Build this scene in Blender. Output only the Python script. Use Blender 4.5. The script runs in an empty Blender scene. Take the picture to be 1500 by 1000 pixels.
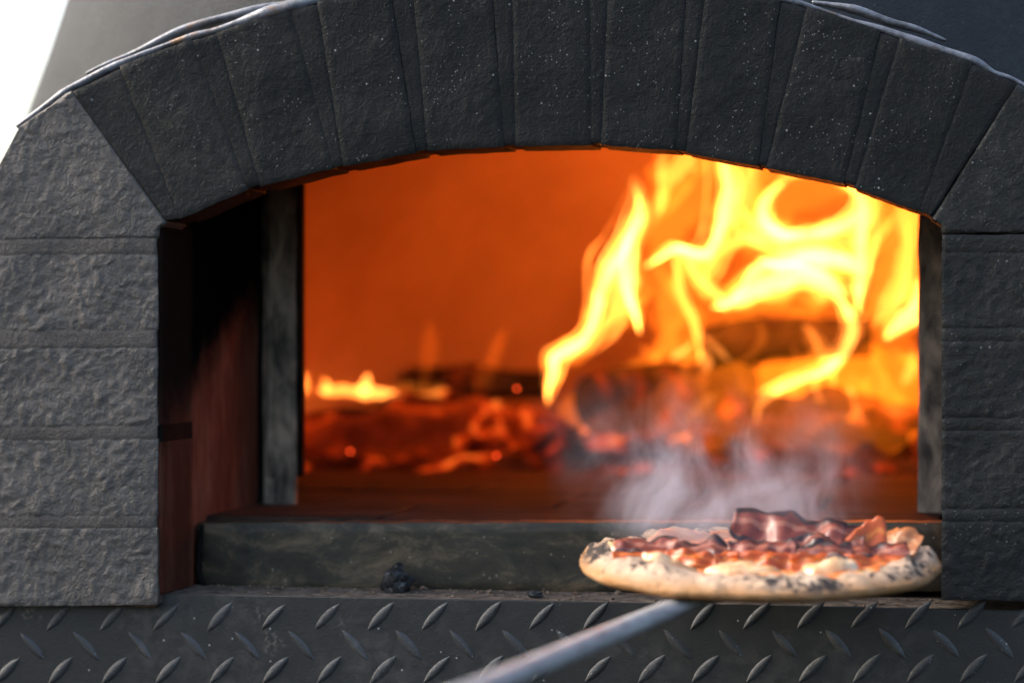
import bpy, bmesh, math, random
from mathutils import Vector, Matrix, noise as mn
random.seed(11)
R = math.radians
scene = bpy.context.scene
col = scene.collection

# ------------------------------------------------------------------ camera
F = 3540.0                      # focal length in photo pixels (1500 px wide frame)
TH = R(10.4)                    # the camera stands to the right and looks a little left
CAM = Vector((0.0, -1.95, 1.30))
cd = bpy.data.cameras.new('camera')
cd.sensor_width = 36.0
cd.lens = F / 1500.0 * 36.0
cd.clip_start = 0.02
cd.clip_end = 200.0
cd.dof.use_dof = True
cd.dof.focus_distance = 1.965
cd.dof.aperture_fstop = 3.0
cam = bpy.data.objects.new('camera', cd)
cam.location = CAM
cam.rotation_euler = (R(90), 0, TH)
col.objects.link(cam)
scene.camera = cam

# ------------------------------------------------------------------ sky, sun, exposure
SUN = Vector((-0.80, 0.10, 0.56)).normalized()      # towards the sun
w = bpy.data.worlds.new('World'); scene.world = w; w.use_nodes = True
wn = w.node_tree.nodes; wl = w.node_tree.links
bgn = wn['Background']
sky = wn.new('ShaderNodeTexSky'); sky.sky_type = 'NISHITA'; sky.sun_disc = False
sky.sun_elevation = math.asin(SUN.z); sky.sun_rotation = math.atan2(SUN.x, SUN.y)
sky.air_density = 1.0; sky.dust_density = 5.0; sky.ozone_density = 1.0
wl.new(sky.outputs[0], bgn.inputs[0]); bgn.inputs[1].default_value = 0.15
sd = bpy.data.lights.new('sun', 'SUN'); sd.energy = 1.2; sd.angle = R(32); sd.color = (1.0, 0.98, 0.95)
so = bpy.data.objects.new('sun', sd); so.rotation_euler = SUN.to_track_quat('Z', 'Y').to_euler()
col.objects.link(so)
vs = scene.view_settings
vs.view_transform = 'Standard'; vs.look = 'None'; vs.exposure = 1.65; vs.gamma = 1.0; vs.use_curve_mapping = False
scene.cycles.use_denoising = True
scene.cycles.max_bounces = 6
scene.cycles.diffuse_bounces = 3
scene.cycles.use_adaptive_sampling = True
scene.cycles.adaptive_threshold = 0.025
scene.cycles.volume_bounces = 1
scene.cycles.transparent_max_bounces = 16
scene.cycles.volume_step_rate = 1.0
scene.cycles.sample_clamp_indirect = 6.0

# ------------------------------------------------------------------ helpers
fw = Vector((-math.sin(TH), math.cos(TH), 0)); rt = Vector((math.cos(TH), math.sin(TH), 0))
def at(px, py, Y):
    d = fw + rt * ((px - 750) / F) + Vector((0, 0, (500 - py) / F))
    return CAM + d * ((Y - CAM.y) / d.y)
def mpp(Y):                      # metres per photo pixel at depth Y
    return (Y - CAM.y) / F

def tag(o, label=None, cat=None, group=None, kind=None):
    if label: o['label'] = label
    if cat: o['category'] = cat
    if group: o['group'] = group
    if kind: o['kind'] = kind
    return o
def empty(name, loc):
    o = bpy.data.objects.new(name, None); o.location = loc; o.empty_display_size = 0.05
    col.objects.link(o); return o
def link(name, me, mat, parent=None, smooth=True, sharp=None):
    if mat and not me.materials: me.materials.append(mat)
    if smooth:
        me.polygons.foreach_set('use_smooth', [True] * len(me.polygons))
        if sharp: me.set_sharp_from_angle(angle=R(sharp))
    o = bpy.data.objects.new(name, me); col.objects.link(o)
    if parent:
        o.parent = parent
        o.matrix_parent_inverse = Matrix.Translation(-parent.location)
    return o
def mesh(name, v, f):
    me = bpy.data.meshes.new(name); me.from_pydata([tuple(a) for a in v], [], f); me.update(); return me
def nz(p, s, off=0.0):
    return mn.noise(Vector((p[0] * s + off, p[1] * s + off * 1.7, p[2] * s - off)))
def wrinkle(p, s, off=0.0):
    q = Vector((p[0] * s + off, p[1] * s, p[2] * s - off))
    q = q + 0.7 * mn.noise_vector(q * 0.8)
    return 0.6 * (1 - 2 * abs(mn.noise(q))) + 0.4 * mn.noise(q * 2.3)

class N:
    """small node-tree builder"""
    def __init__(s, name):
        s.m = bpy.data.materials.new(name); s.m.use_nodes = True
        s.t = s.m.node_tree; s.n = s.t.nodes; s.l = s.t.links
        s.out = s.n['Material Output']; s.p = s.n['Principled BSDF']
    def new(s, typ, **kw):
        n = s.n.new(typ)
        for k, v in kw.items():
            if k.startswith('_'): setattr(n, k[1:], v)
            else: n.inputs[k.replace('_', ' ')].default_value = v
        return n
    def pos(s):
        return s.new('ShaderNodeTexCoord').outputs['Object'] if False else s.new('ShaderNodeNewGeometry').outputs['Position']
    def noise(s, vec, scale, detail=4, rough=0.55, dist=0.0):
        n = s.new('ShaderNodeTexNoise', Scale=scale, Detail=detail, Roughness=rough, Distortion=dist)
        s.l.new(vec, n.inputs['Vector']); return n.outputs['Fac']
    def voro(s, vec, scale, feature='F1', rnd=1.0):
        n = s.new('ShaderNodeTexVoronoi', _feature=feature, Scale=scale, Randomness=rnd)
        s.l.new(vec, n.inputs['Vector']); return n
    def ramp(s, fac, stops):
        n = s.new('ShaderNodeValToRGB'); e = n.color_ramp.elements
        while len(e) < len(stops): e.new(0.5)
        for i, (p, c) in enumerate(stops):
            e[i].position = p
            e[i].color = (c, c, c, 1) if isinstance(c, (int, float)) else (*c, 1)
        s.l.new(fac, n.inputs[0]); return n.outputs[0]
    def mix(s, fac, a, b, blend='MIX'):
        n = s.new('ShaderNodeMix', _data_type='RGBA', _blend_type=blend)
        for sock, v in ((n.inputs[0], fac), (n.inputs[6], a), (n.inputs[7], b)):
            if isinstance(v, (int, float)): sock.default_value = v
            elif isinstance(v, tuple): sock.default_value = (*v, 1)
            else: s.l.new(v, sock)
        return n.outputs[2]
    def math(s, op, a, b=0.0, c=0.0):
        n = s.new('ShaderNodeMath', _operation=op)
        for i, v in enumerate((a, b, c)):
            if isinstance(v, (int, float)): n.inputs[i].default_value = v
            else: s.l.new(v, n.inputs[i])
        return n.outputs[0]
    def mrange(s, v, a, b, c=0.0, d=1.0, smooth=True):
        n = s.new('ShaderNodeMapRange', _interpolation_type='SMOOTHSTEP' if smooth else 'LINEAR')
        s.l.new(v, n.inputs[0])
        for i, x in enumerate((a, b, c, d)): n.inputs[i + 1].default_value = x
        return n.outputs[0]
    def sep(s, v):
        n = s.new('ShaderNodeSeparateXYZ'); s.l.new(v, n.inputs[0]); return n.outputs
    def scale(s, v, k):
        n = s.new('ShaderNodeVectorMath', _operation='MULTIPLY'); s.l.new(v, n.inputs[0]); n.inputs[1].default_value = k; return n.outputs[0]
    def bump(s, h, strength, dist, prev=None):
        n = s.new('ShaderNodeBump', Strength=strength, Distance=dist); s.l.new(h, n.inputs['Height'])
        if prev is not None: s.l.new(prev, n.inputs['Normal'])
        return n.outputs[0]
    def set(s, color=None, rough=None, normal=None, metal=None, spec=None):
        for k, v in (('Base Color', color), ('Roughness', rough), ('Normal', normal), ('Metallic', metal), ('Specular IOR Level', spec)):
            if v is None: continue
            if isinstance(v, (int, float)): s.p.inputs[k].default_value = v
            elif isinstance(v, tuple): s.p.inputs[k].default_value = (*v, 1)
            else: s.l.new(v, s.p.inputs[k])
        return s.m

# ------------------------------------------------------------------ materials
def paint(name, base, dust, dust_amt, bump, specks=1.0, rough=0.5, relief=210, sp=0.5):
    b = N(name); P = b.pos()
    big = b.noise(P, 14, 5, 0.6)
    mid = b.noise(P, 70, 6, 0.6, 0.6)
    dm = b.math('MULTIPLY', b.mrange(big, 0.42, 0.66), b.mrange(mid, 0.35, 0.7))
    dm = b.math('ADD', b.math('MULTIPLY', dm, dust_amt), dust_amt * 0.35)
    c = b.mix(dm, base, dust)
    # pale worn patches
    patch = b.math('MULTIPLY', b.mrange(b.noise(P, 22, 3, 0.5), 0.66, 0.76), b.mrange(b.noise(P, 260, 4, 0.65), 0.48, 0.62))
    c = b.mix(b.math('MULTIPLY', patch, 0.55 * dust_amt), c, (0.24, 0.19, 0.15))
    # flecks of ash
    v = b.voro(P, 150)
    pick = b.math('GREATER_THAN', b.sep(v.outputs['Color'])[0], 0.93)
    fl = b.math('MULTIPLY', b.mrange(v.outputs['Distance'], 0.05, 0.17, 1.0, 0.0), pick)
    v2 = b.voro(P, 420)
    pick2 = b.math('GREATER_THAN', b.sep(v2.outputs['Color'])[1], 0.93)
    fl2 = b.math('MULTIPLY', b.mrange(v2.outputs['Distance'], 0.1, 0.3, 1.0, 0.0), pick2)
    fl = b.math('MAXIMUM', fl, b.math('MULTIPLY', fl2, 0.6))
    c = b.mix(b.math('MULTIPLY', fl, 0.8 * specks), c, (0.42, 0.43, 0.40))
    h1 = b.noise(P, relief, 3, 0.6, 1.2)
    h2 = b.noise(P, relief * 3.5, 3, 0.6)
    n1 = b.bump(h1, min(1, bump), 0.0018)
    n1 = b.bump(h2, bump * 0.35, 0.0006, n1)
    rg = b.math('ADD', b.math('MULTIPLY', mid, 0.25), rough - 0.12)
    return b.set(c, rg, n1, spec=sp)
M = {}
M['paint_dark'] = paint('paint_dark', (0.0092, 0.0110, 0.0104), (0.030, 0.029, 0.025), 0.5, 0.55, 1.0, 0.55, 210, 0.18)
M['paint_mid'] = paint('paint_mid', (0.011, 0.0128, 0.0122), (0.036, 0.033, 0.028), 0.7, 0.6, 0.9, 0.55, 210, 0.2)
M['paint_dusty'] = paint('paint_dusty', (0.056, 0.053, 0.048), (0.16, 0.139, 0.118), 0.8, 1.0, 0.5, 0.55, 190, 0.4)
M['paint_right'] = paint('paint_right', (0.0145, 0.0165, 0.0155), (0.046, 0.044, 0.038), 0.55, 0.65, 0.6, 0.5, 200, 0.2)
M['mortar_dark'] = paint('mortar_dark', (0.0088, 0.0105, 0.0102), (0.028, 0.027, 0.024), 0.4, 0.5, 0.8, 0.55, 260, 0.18)
M['mortar_dusty'] = paint('mortar_dusty', (0.054, 0.050, 0.046), (0.14, 0.12, 0.10), 0.8, 0.9, 0.5, 0.6, 330, 0.35)
M['shell'] = paint('shell_paint', (0.036, 0.039, 0.041), (0.060, 0.062, 0.062), 0.6, 1.0, 0.25, 0.7, 240, 0.06)
M['tread'] = paint('tread_paint', (0.021, 0.0225, 0.0215), (0.066, 0.062, 0.055), 0.8, 0.22, 1.3, 0.42, 330, 0.4)
M['lug'] = paint('lug_paint', (0.028, 0.031, 0.033), (0.085, 0.084, 0.08), 0.9, 0.35, 0.9, 0.42, 400, 0.5)

b = N('sealant'); P = b.pos()
c = b.mix(b.mrange(b.noise(P, 26, 4, 0.6), 0.55, 0.68), (0.17, 0.18, 0.20), (0.22, 0.115, 0.045))
c = b.mix(b.mrange(b.noise(P, 60, 5, 0.6), 0.45, 0.65), c, (0.075, 0.08, 0.085))
M['sealant'] = b.set(c, 0.35, b.bump(b.noise(P, 240, 4, 0.6), 0.5, 0.0015), spec=0.5)

# jamb: red-brown rendered brick, soot blackening its upper front part
b = N('jamb'); P = b.pos(); s = b.sep(P)
streak = b.noise(b.scale(P, (1, 14, 5)), 2.2, 5, 0.6)
c = b.ramp(streak, [(0.3, (0.12, 0.038, 0.024)), (0.5, (0.18, 0.058, 0.035)), (0.75, (0.27, 0.12, 0.075))])
ln = b.math('SUBTRACT', s[2], b.math('MULTIPLY', s[1], 0.36))
ln = b.math('ADD', ln, b.math('MULTIPLY', b.math('SUBTRACT', b.noise(P, 11, 4, 0.6), 0.5), 0.09))
soot = b.mrange(ln, 1.195, 1.265)
c = b.mix(soot, c, (0.003, 0.0035, 0.004))
front = b.mrange(s[1], 0.075, 0.092, 1.0, 0.0)
c = b.mix(b.math('MULTIPLY', front, 0.6), c, (0.020, 0.012, 0.009))
M['jamb'] = b.set(c, 1.0, b.bump(b.noise(P, 120, 4), 0.3, 0.0008), spec=0.0)

b = N('soot'); P = b.pos()
M['soot'] = b.set(b.ramp(b.noise(P, 30), [(0.3, (0.005, 0.006, 0.006)), (0.7, (0.014, 0.013, 0.012))]), 0.9, spec=0.03)  # soot black; on the door frame flange it stands in for shade

b = N('frame_metal'); P = b.pos()
c = b.ramp(b.noise(b.scale(P, (1, 1, 0.4)), 55, 6, 0.65, 0.4), [(0.36, (0.06, 0.05, 0.04)), (0.5, (0.25, 0.20, 0.15)), (0.64, (0.48, 0.38, 0.28))])
M['frame'] = b.set(c, 0.6, b.bump(b.noise(P, 90, 5), 0.5, 0.0015), metal=0.15)

b = N('sill_metal'); P = b.pos()
st = b.noise(b.scale(P, (0.5, 1, 1)), 30, 8, 0.75, 0.5)
c = b.ramp(st, [(0.32, (0.014, 0.015, 0.012)), (0.5, (0.052, 0.045, 0.029)), (0.64, (0.17, 0.125, 0.075))])
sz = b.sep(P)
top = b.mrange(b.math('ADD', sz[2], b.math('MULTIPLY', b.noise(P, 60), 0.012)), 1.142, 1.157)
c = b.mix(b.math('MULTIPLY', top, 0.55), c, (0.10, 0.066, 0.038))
v = b.voro(P, 170); fl = b.math('MULTIPLY', b.mrange(v.outputs['Distance'], 0.08, 0.24, 1.0, 0.0), b.math('GREATER_THAN', b.sep(v.outputs['Color'])[0], 0.82))
c = b.mix(b.math('MULTIPLY', fl, 0.6), c, (0.36, 0.31, 0.24))
M['sill'] = b.set(c, 0.55, b.bump(b.noise(P, 160, 5), 0.35, 0.001), metal=0.1, spec=0.35)

b = N('ledge'); P = b.pos()
c = b.ramp(b.noise(P, 90, 6, 0.65), [(0.32, (0.02, 0.02, 0.018)), (0.5, (0.14, 0.105, 0.075)), (0.7, (0.30, 0.24, 0.19))])
M['ledge'] = b.set(c, 0.8, b.bump(b.noise(P, 300, 4), 0.7, 0.001))
b = N('crumb'); P = b.pos()
M['crumb'] = b.set(b.ramp(b.noise(P, 120, 4), [(0.3, (0.07, 0.045, 0.028)), (0.7, (0.26, 0.18, 0.12))]), 0.85)
b = N('charcoal'); P = b.pos()
c = b.ramp(b.noise(P, 160, 5, 0.6), [(0.35, (0.008, 0.010, 0.011)), (0.6, (0.03, 0.033, 0.034)), (0.78, (0.20, 0.19, 0.18))])
M['charcoal'] = b.set(c, 0.42, b.bump(b.noise(P, 400, 4), 0.8, 0.001))

b = N('chamber_brick'); P = b.pos()
c = b.ramp(b.noise(P, 7, 5, 0.6), [(0.3, (0.40, 0.22, 0.13)), (0.7, (0.52, 0.31, 0.19))])
M['chamber'] = b.set(c, 0.9, b.bump(b.noise(P, 40, 4), 0.4, 0.003), spec=0.1)
b = N('hearth_tile'); P = b.pos()
c = b.ramp(b.noise(b.scale(P, (0.35, 1.6, 1)), 14, 6, 0.65), [(0.32, (0.014, 0.008, 0.006)), (0.5, (0.045, 0.024, 0.016)), (0.72, (0.12, 0.07, 0.045))])
M['hearth'] = b.set(c, 0.85, b.bump(b.noise(P, 120, 4), 0.5, 0.001), spec=0.2)

def glow(name, dark, hot, thr0, thr1, k, sc, off):
    b = N(name); P = b.pos()
    n = b.noise(P, sc, 5, 0.6, 0.6)
    ash = b.noise(P, sc * 2.2, 4)
    b.set(b.ramp(ash, [(0.35, dark), (0.75, tuple(min(1, x * 4 + 0.02) for x in dark))]), 0.9, b.bump(n, 0.7, 0.004), spec=0.1)
    e = b.mrange(n, thr0, thr1)
    cc = b.ramp(e, [(0.0, (0.35, 0.008, 0.0)), (0.5, (1.0, 0.06, 0.004)), (1.0, hot)])
    b.l.new(cc, b.p.inputs['Emission Color']); b.l.new(b.math('MULTIPLY', b.math('POWER', e, 1.3), k), b.p.inputs['Emission Strength'])
    return b.m
M['ember'] = glow('ember', (0.015, 0.010, 0.008), (1.0, 0.20, 0.02), 0.47, 0.78, 0.42, 15, 0)
M['hot_ember'] = glow('hot_ember', (0.02, 0.012, 0.009), (1.0, 0.26, 0.03), 0.36, 0.70, 0.42, 16, 0)
M['log'] = glow('charred_log', (0.016, 0.010, 0.008), (1.0, 0.12, 0.01), 0.50, 0.80, 0.22, 12, 0)
b = N('spark'); b.p.inputs['Base Color'].default_value = (0.1, 0.02, 0.01, 1)
b.p.inputs['Emission Color'].default_value = (1, 0.07, 0.012, 1); b.p.inputs['Emission Strength'].default_value = 2.5
M['spark'] = b.m

def fire(name, colr, k, streak=False):
    b = N(name); b.n.remove(b.p)
    e = b.new('ShaderNodeEmission', Strength=k); e.inputs[0].default_value = (*colr, 1)
    if streak:
        P = b.pos()
        n = b.noise(b.scale(P, (1, 1, 0.4)), 42, 3, 0.55, 0.9)
        b.l.new(b.math('MULTIPLY', b.mrange(n, 0.36, 0.66, 0.12, 1.7), k), e.inputs[1])
    b.l.new(e.outputs[0], b.out.inputs['Volume']); return b.m
M['flame_hot'] = fire('flame_hot', (1.0, 0.33, 0.06), 3.4)
M['flame_mid'] = fire('flame_mid', (1.0, 0.285, 0.042), 1.35)
M['flame_dim'] = fire('flame_dim', (1.0, 0.215, 0.016), 0.42)
M['flame_faint'] = fire('flame_faint', (1.0, 0.16, 0.008), 0.18)
M['ember_glow_haze'] = fire('ember_glow_haze', (1.0, 0.07, 0.004), 0.9)  # red glow over the embers, added as an emitting haze volume
M['glow_veil'] = fire('glow_veil', (1.0, 0.18, 0.006), 0.50)  # emitting volume: fire-lit haze put into its own glow
M['glow_haze'] = fire('glow_haze', (1.0, 0.22, 0.010), 0.19, False)  # haze lit by the fire, imitated by a glowing volume

# ------------------------------------------------------------------ slab builder: a painted block with an uneven, slightly rounded face
def resample(pts, n):
    P = [Vector((p[0], p[1])) for p in pts]
    L = [0.0]
    for a, c in zip(P, P[1:]): L.append(L[-1] + (c - a).length)
    out = []
    for i in range(n):
        t = L[-1] * i / (n - 1); k = 0
        while k < len(P) - 2 and L[k + 1] < t: k += 1
        u = (t - L[k]) / max(1e-9, L[k + 1] - L[k])
        out.append(P[k].lerp(P[k + 1], u))
    return out, L[-1]
def block(name, bot, top, left, right, Y, depth, mat, parent, amp=0.0006, feat=95, rnd=0.004, res=4.2, wob=0.0008, seed=0, swell=0.0):
    """bot/top run left to right, left/right run bottom to top; all in photo pixels at depth Y"""
    lb = max(resample(bot, 2)[1], resample(top, 2)[1]); ll = max(resample(left, 2)[1], resample(right, 2)[1])
    nu = max(5, min(90, int(lb / res))); nv = max(5, min(90, int(ll / res)))
    B, _ = resample(bot, nu); T, _ = resample(top, nu); Lf, _ = resample(left, nv); Rg, _ = resample(right, nv)
    wu = lb * mpp(Y); wv = ll * mpp(Y)
    V = []
    for j in range(nv):
        v = j / (nv - 1)
        for i in range(nu):
            u = i / (nu - 1)
            q = (1 - v) * B[i] + v * T[i] + (1 - u) * Lf[j] + u * Rg[j] - ((1 - u) * (1 - v) * B[0] + u * (1 - v) * B[-1] + (1 - u) * v * T[0] + u * v * T[-1])
            p = at(q.x, q.y, Y)
            du = min(u, 1 - u) * wu; dv = min(v, 1 - v) * wv
            y = amp * wrinkle(p, feat, seed) + 0.0016 * nz(p, 22, 3)
            for d in (du, dv):
                if d < rnd: y += rnd * (1 - math.sqrt(max(0, 1 - (1 - d / rnd) ** 2))) * 0.8
            y -= swell * (1 - (2 * u - 1) ** 2) * (1 - (2 * v - 1) ** 2)
            if i in (0, nu - 1) or j in (0, nv - 1):
                p = p + Vector((nz(p, 55, seed + 5), 0, nz(p, 55, seed + 9))) * wob + Vector((nz(p, 190, seed + 5), 0, nz(p, 190, seed + 9))) * wob * 0.6
            V.append(Vector((p.x, Y + y, p.z)))
    Fc = []
    for j in range(nv - 1):
        for i in range(nu - 1):
            a = j * nu + i; Fc.append((a, a + 1, a + nu + 1, a + nu))
    ring = [i for i in range(nu)] + [j * nu + nu - 1 for j in range(1, nv)] + [(nv - 1) * nu + i for i in range(nu - 2, -1, -1)] + [j * nu for j in range(nv - 2, 0, -1)]
    n0 = len(V)
    for k in ring: V.append(Vector((V[k].x, Y + depth, V[k].z)))
    m = len(ring)
    for k in range(m):
        k2 = (k + 1) % m
        Fc.append((ring[k], n0 + k, n0 + k2, ring[k2]))
    Fc.append(tuple(n0 + k for k in range(m - 1, -1, -1))[::-1])
    me = mesh(name, V, Fc)
    return link(name, me, mat, parent, True, 48)

def quad(name, tl, tr, br, bl, Y, depth, mat, parent, **kw):
    return block(name, [bl, br], [tl, tr], [bl, tl], [br, tr], Y, depth, mat, parent, **kw)

def box(name, lo, hi, mat, parent, bev=0.0, seg=2):
    bm = bmesh.new(); bmesh.ops.create_cube(bm, size=1)
    for v in bm.verts:
        v.co = Vector([lo[i] + (v.co[i] + 0.5) * (hi[i] - lo[i]) for i in range(3)])
    if bev: bmesh.ops.bevel(bm, geom=bm.edges[:], offset=bev, segments=seg, affect='EDGES')
    me = bpy.data.meshes.new(name); bm.to_mesh(me); bm.free()
    return link(name, me, mat, parent, True, 40)

def rock(name, loc, size, mat, parent=None, seed=0, sub=2, rough=0.35):
    bm = bmesh.new(); bmesh.ops.create_icosphere(bm, subdivisions=sub, radius=1.0)
    for v in bm.verts:
        k = 1 + rough * mn.noise(v.co * 1.3 + Vector((seed * 3.1, seed, 0))) + rough * 0.5 * mn.noise(v.co * 3.1 + Vector((seed, 0, 7)))
        # knock flat facets
        d = v.co * k
        v.co = Vector((d.x * size[0], d.y * size[1], d.z * size[2]))
    me = bpy.data.meshes.new(name); bm.to_mesh(me); bm.free()
    for v in me.vertices: v.co += Vector(loc)
    return link(name, me, mat, parent, True, 28)

def tube(pts, radii, nseg=12, flat=1.0, up=Vector((0, 1, 0)), cap=True, wob=0.0, ws=30, seed=0, sub=5, point=False):
    """smooth tube through 3-D points; radii per point; flat = size along `up` relative to across"""
    n = len(pts); P = []; Rr = []
    for k in range(n - 1):
        p0 = pts[max(0, k - 1)]; p1 = pts[k]; p2 = pts[k + 1]; p3 = pts[min(n - 1, k + 2)]
        for i in range(sub):
            t = i / sub
            P.append(0.5 * ((2 * p1) + (p2 - p0) * t + (2 * p0 - 5 * p1 + 4 * p2 - p3) * t * t + (3 * p1 - p0 - 3 * p2 + p3) * t ** 3))
            Rr.append(radii[k] * (1 - t) + radii[k + 1] * t)
    P.append(pts[-1]); Rr.append(radii[-1])
    V = []; Fc = []
    for k, p in enumerate(P):
        tg = (P[min(k + 1, len(P) - 1)] - P[max(k - 1, 0)]).normalized()
        a = tg.cross(up).normalized(); c = a.cross(tg).normalized()
        for i in range(nseg):
            an = 2 * math.pi * i / nseg
            r = Rr[k]
            q = p + a * (math.cos(an) * r) + c * (math.sin(an) * r * flat)
            if wob:
                f_ = 1 + wob * nz(q, ws, seed)
                if point:
                    t_ = k / (len(P) - 1); f_ = (f_ + 0.45 * nz(q, ws * 2.4, seed + 3)) * min(1, t_ / 0.22) ** 0.8 * min(1, (1 - t_) / 0.22) ** 0.8
                q = p + (q - p) * max(0.03, f_)
            V.append(q)
    for k in range(len(P) - 1):
        for i in range(nseg):
            i2 = (i + 1) % nseg
            Fc.append((k * nseg + i, k * nseg + i2, (k + 1) * nseg + i2, (k + 1) * nseg + i))
    if cap:
        Fc.append(tuple(range(nseg - 1, -1, -1))); o = (len(P) - 1) * nseg
        Fc.append(tuple(o + i for i in range(nseg)))
    return V, Fc

# ================================================================== THE OVEN
ZH = at(800, 765, 0.096).z            # hearth level
oven = tag(empty('pizza_oven', at(804, 885, 0.1)), 'black painted wood-fired pizza oven with stone arch and open mouth', 'pizza oven')
D_STONE = 0.055

# --- arch stones and the recessed strips between them: (top x,y, bottom x,y)
joints = [((105, 132), (245, 325)), ((174, 97), (262, 321)), ((279, 57), (363, 278)), ((317, 47), (381, 273)),
          ((425, 13), (488, 247)), ((464, 3), (503, 244)), ((570, -17), (609, 224)), ((604, -22), (626, 221)),
          ((718, -33), (738, 215)), ((750, -34), (754, 214)), ((863, -33), (866, 212)), ((892, -31), (880, 212)),
          ((1005, -20), (990, 221)), ((1034, -16), (1005, 224)), ((1142, 0), (1110, 243)), ((1182, 10), (1122, 246)),
          ((1290, 44), (1236, 269)), ((1318, 56), (1252, 275)), ((1425, 90), (1348, 311)), ((1489, 120), (1362, 319))]
for k in range(len(joints) - 1):
    (t0, b0), (t1, b1) = joints[k], joints[k + 1]
    if k % 2 == 1:
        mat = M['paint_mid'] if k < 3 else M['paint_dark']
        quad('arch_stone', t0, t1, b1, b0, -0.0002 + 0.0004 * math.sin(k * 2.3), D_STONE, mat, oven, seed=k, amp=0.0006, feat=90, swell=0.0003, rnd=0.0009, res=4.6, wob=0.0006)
    else:
        tt0 = (t0[0] - 2, t0[1] + 3); tt1 = (t1[0] + 2, t1[1] + 3)
        quad('mortar_joint', tt0, tt1, (b1[0] + 2, b1[1] - 2), (b0[0] - 2, b0[1] - 2), 0.0006, D_STONE - 0.005, M['paint_mid'] if k == 0 else M['mortar_dark'], oven, seed=k, amp=0.0003, feat=120, rnd=0.001, res=5)
# corner blocks
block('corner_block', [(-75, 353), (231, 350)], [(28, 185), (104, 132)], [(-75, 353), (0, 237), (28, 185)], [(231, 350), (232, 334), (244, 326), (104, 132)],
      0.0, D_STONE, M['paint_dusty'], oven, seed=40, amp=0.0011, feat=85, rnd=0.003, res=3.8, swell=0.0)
block('corner_block', [(1378, 344), (1590, 342)], [(1490, 121), (1590, 190)], [(1378, 344), (1377, 330), (1363, 320), (1490, 121)], [(1590, 342), (1590, 190)],
      0.0, D_STONE, M['paint_right'], oven, seed=41, amp=0.0005, feat=90, rnd=0.004, res=4.4)
# piers: blocks and recessed courses
left_rows = [(372, 483), (509, 624), (643, 755), (773, 885)]
left_strips = [(349, 373), (482, 510), (623, 644), (754, 774)]
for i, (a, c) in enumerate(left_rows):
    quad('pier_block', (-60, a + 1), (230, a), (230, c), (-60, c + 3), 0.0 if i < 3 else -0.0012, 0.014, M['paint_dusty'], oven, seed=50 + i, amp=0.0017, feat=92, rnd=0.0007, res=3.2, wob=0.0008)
for i, (a, c) in enumerate(left_strips):
    quad('mortar_joint', (-60, a), (229, a - 1), (229, c), (-60, c + 3), 0.0003, 0.011, M['mortar_dusty'], oven, seed=60 + i, amp=0.0007, feat=150, rnd=0.001, res=3.6)
right_rows = [(370, 480), (500, 612), (631, 745), (764, 879)]
right_strips = [(344, 371), (479, 501), (611, 632), (744, 765)]
for i, (a, c) in enumerate(right_rows):
    quad('pier_block', (1379, a), (1590, a - 2), (1590, c - 1), (1379, c), 0.0, 0.014, M['paint_right'], oven, seed=70 + i, amp=0.0012, feat=95, rnd=0.0007, res=3.8, wob=0.0007)
for i, (a, c) in enumerate(right_strips):
    quad('mortar_joint', (1380, a), (1590, a - 1), (1590, c), (1380, c), 0.0003, 0.011, M['paint_right'], oven, seed=80 + i, amp=0.0004, feat=150, rnd=0.001, res=4)

# --- sealant bead between the arch and the dome
ext = [(26, 186)] + [(105, 131), (174, 96), (226, 74), (279, 55), (317, 45), (370, 28), (425, 11), (480, -2), (570, -19), (740, -35), (870, -33), (1005, -20), (1085, -10), (1142, -1), (1200, 14), (1250, 31), (1290, 43), (1345, 63), (1425, 90), (1455, 107), (1489, 119), (1560, 162)]
pts = [at(x, y, 0.010) for x, y in ext]
rad = [0.0030 + 0.0014 * math.sin(i * 1.1) + (0.0018 if 3 < i < 8 else 0) for i in range(len(ext))]
V, Fc = tube(pts, rad, 10, flat=1.6, wob=0.35, ws=38, sub=14)
link('sealant_bead', mesh('sealant_bead', V, Fc), M['sealant'], oven)
def lip(xs, off, hgt, seed):
    """torn lip of sealant climbing from the arch on to the dome"""
    P = [at(x, y, 0.045) for x, y in xs]
    r = [hgt * (0.25 + 0.75 * math.sin(math.pi * (i + 0.4) / len(xs))) for i in range(len(xs))]
    V, Fc = tube(P, r, 10, flat=2.6, wob=0.35, ws=30, seed=seed, sub=12)
    link('sealant_bead', mesh('sealant_bead', V, Fc), M['sealant'], oven)
lip([(128, 108), (165, 92), (215, 72), (270, 46), (325, 30), (390, 14), (450, 3), (520, -14)], 0, 0.0045, 3)
lip([(1190, 4), (1250, 14), (1300, 32), (1345, 44), (1385, 60)], 0, 0.004, 4)

# --- dome shell: an egg-shaped body behind the arch, open in front
xc = at(800, 500, 0).x
DC = Vector((xc, 0.80, ZH)); DA, DB, DCc = 0.757, 0.825, 1.08
V = []; Fc = []; nu, nv = 96, 64
for j in range(nv + 1):
    ph = -0.28 + (math.pi / 2 + 0.28) * j / nv
    for i in range(nu):
        a = 2 * math.pi * i / nu
        p = Vector((DC.x + DA * math.cos(ph) * math.cos(a), DC.y + DB * math.cos(ph) * math.sin(a), DC.z + DCc * math.sin(ph)))
        V.append(p + (p - DC).normalized() * 0.004 * nz(p, 9))
for j in range(nv):
    for i in range(nu):
        i2 = (i + 1) % nu
        ids = (j * nu + i, j * nu + i2, (j + 1) * nu + i2, (j + 1) * nu + i)
        c = sum((V[k] for k in ids), Vector()) / 4
        if c.y < 0.62 and abs(c.x - xc) < 0.40 and c.z < CAM.z + 0.235 - 0.9 * (c.x - xc) ** 2: continue
        Fc.append(ids)
link('dome_shell', mesh('dome_shell', V, Fc), M['shell'], oven)
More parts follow.
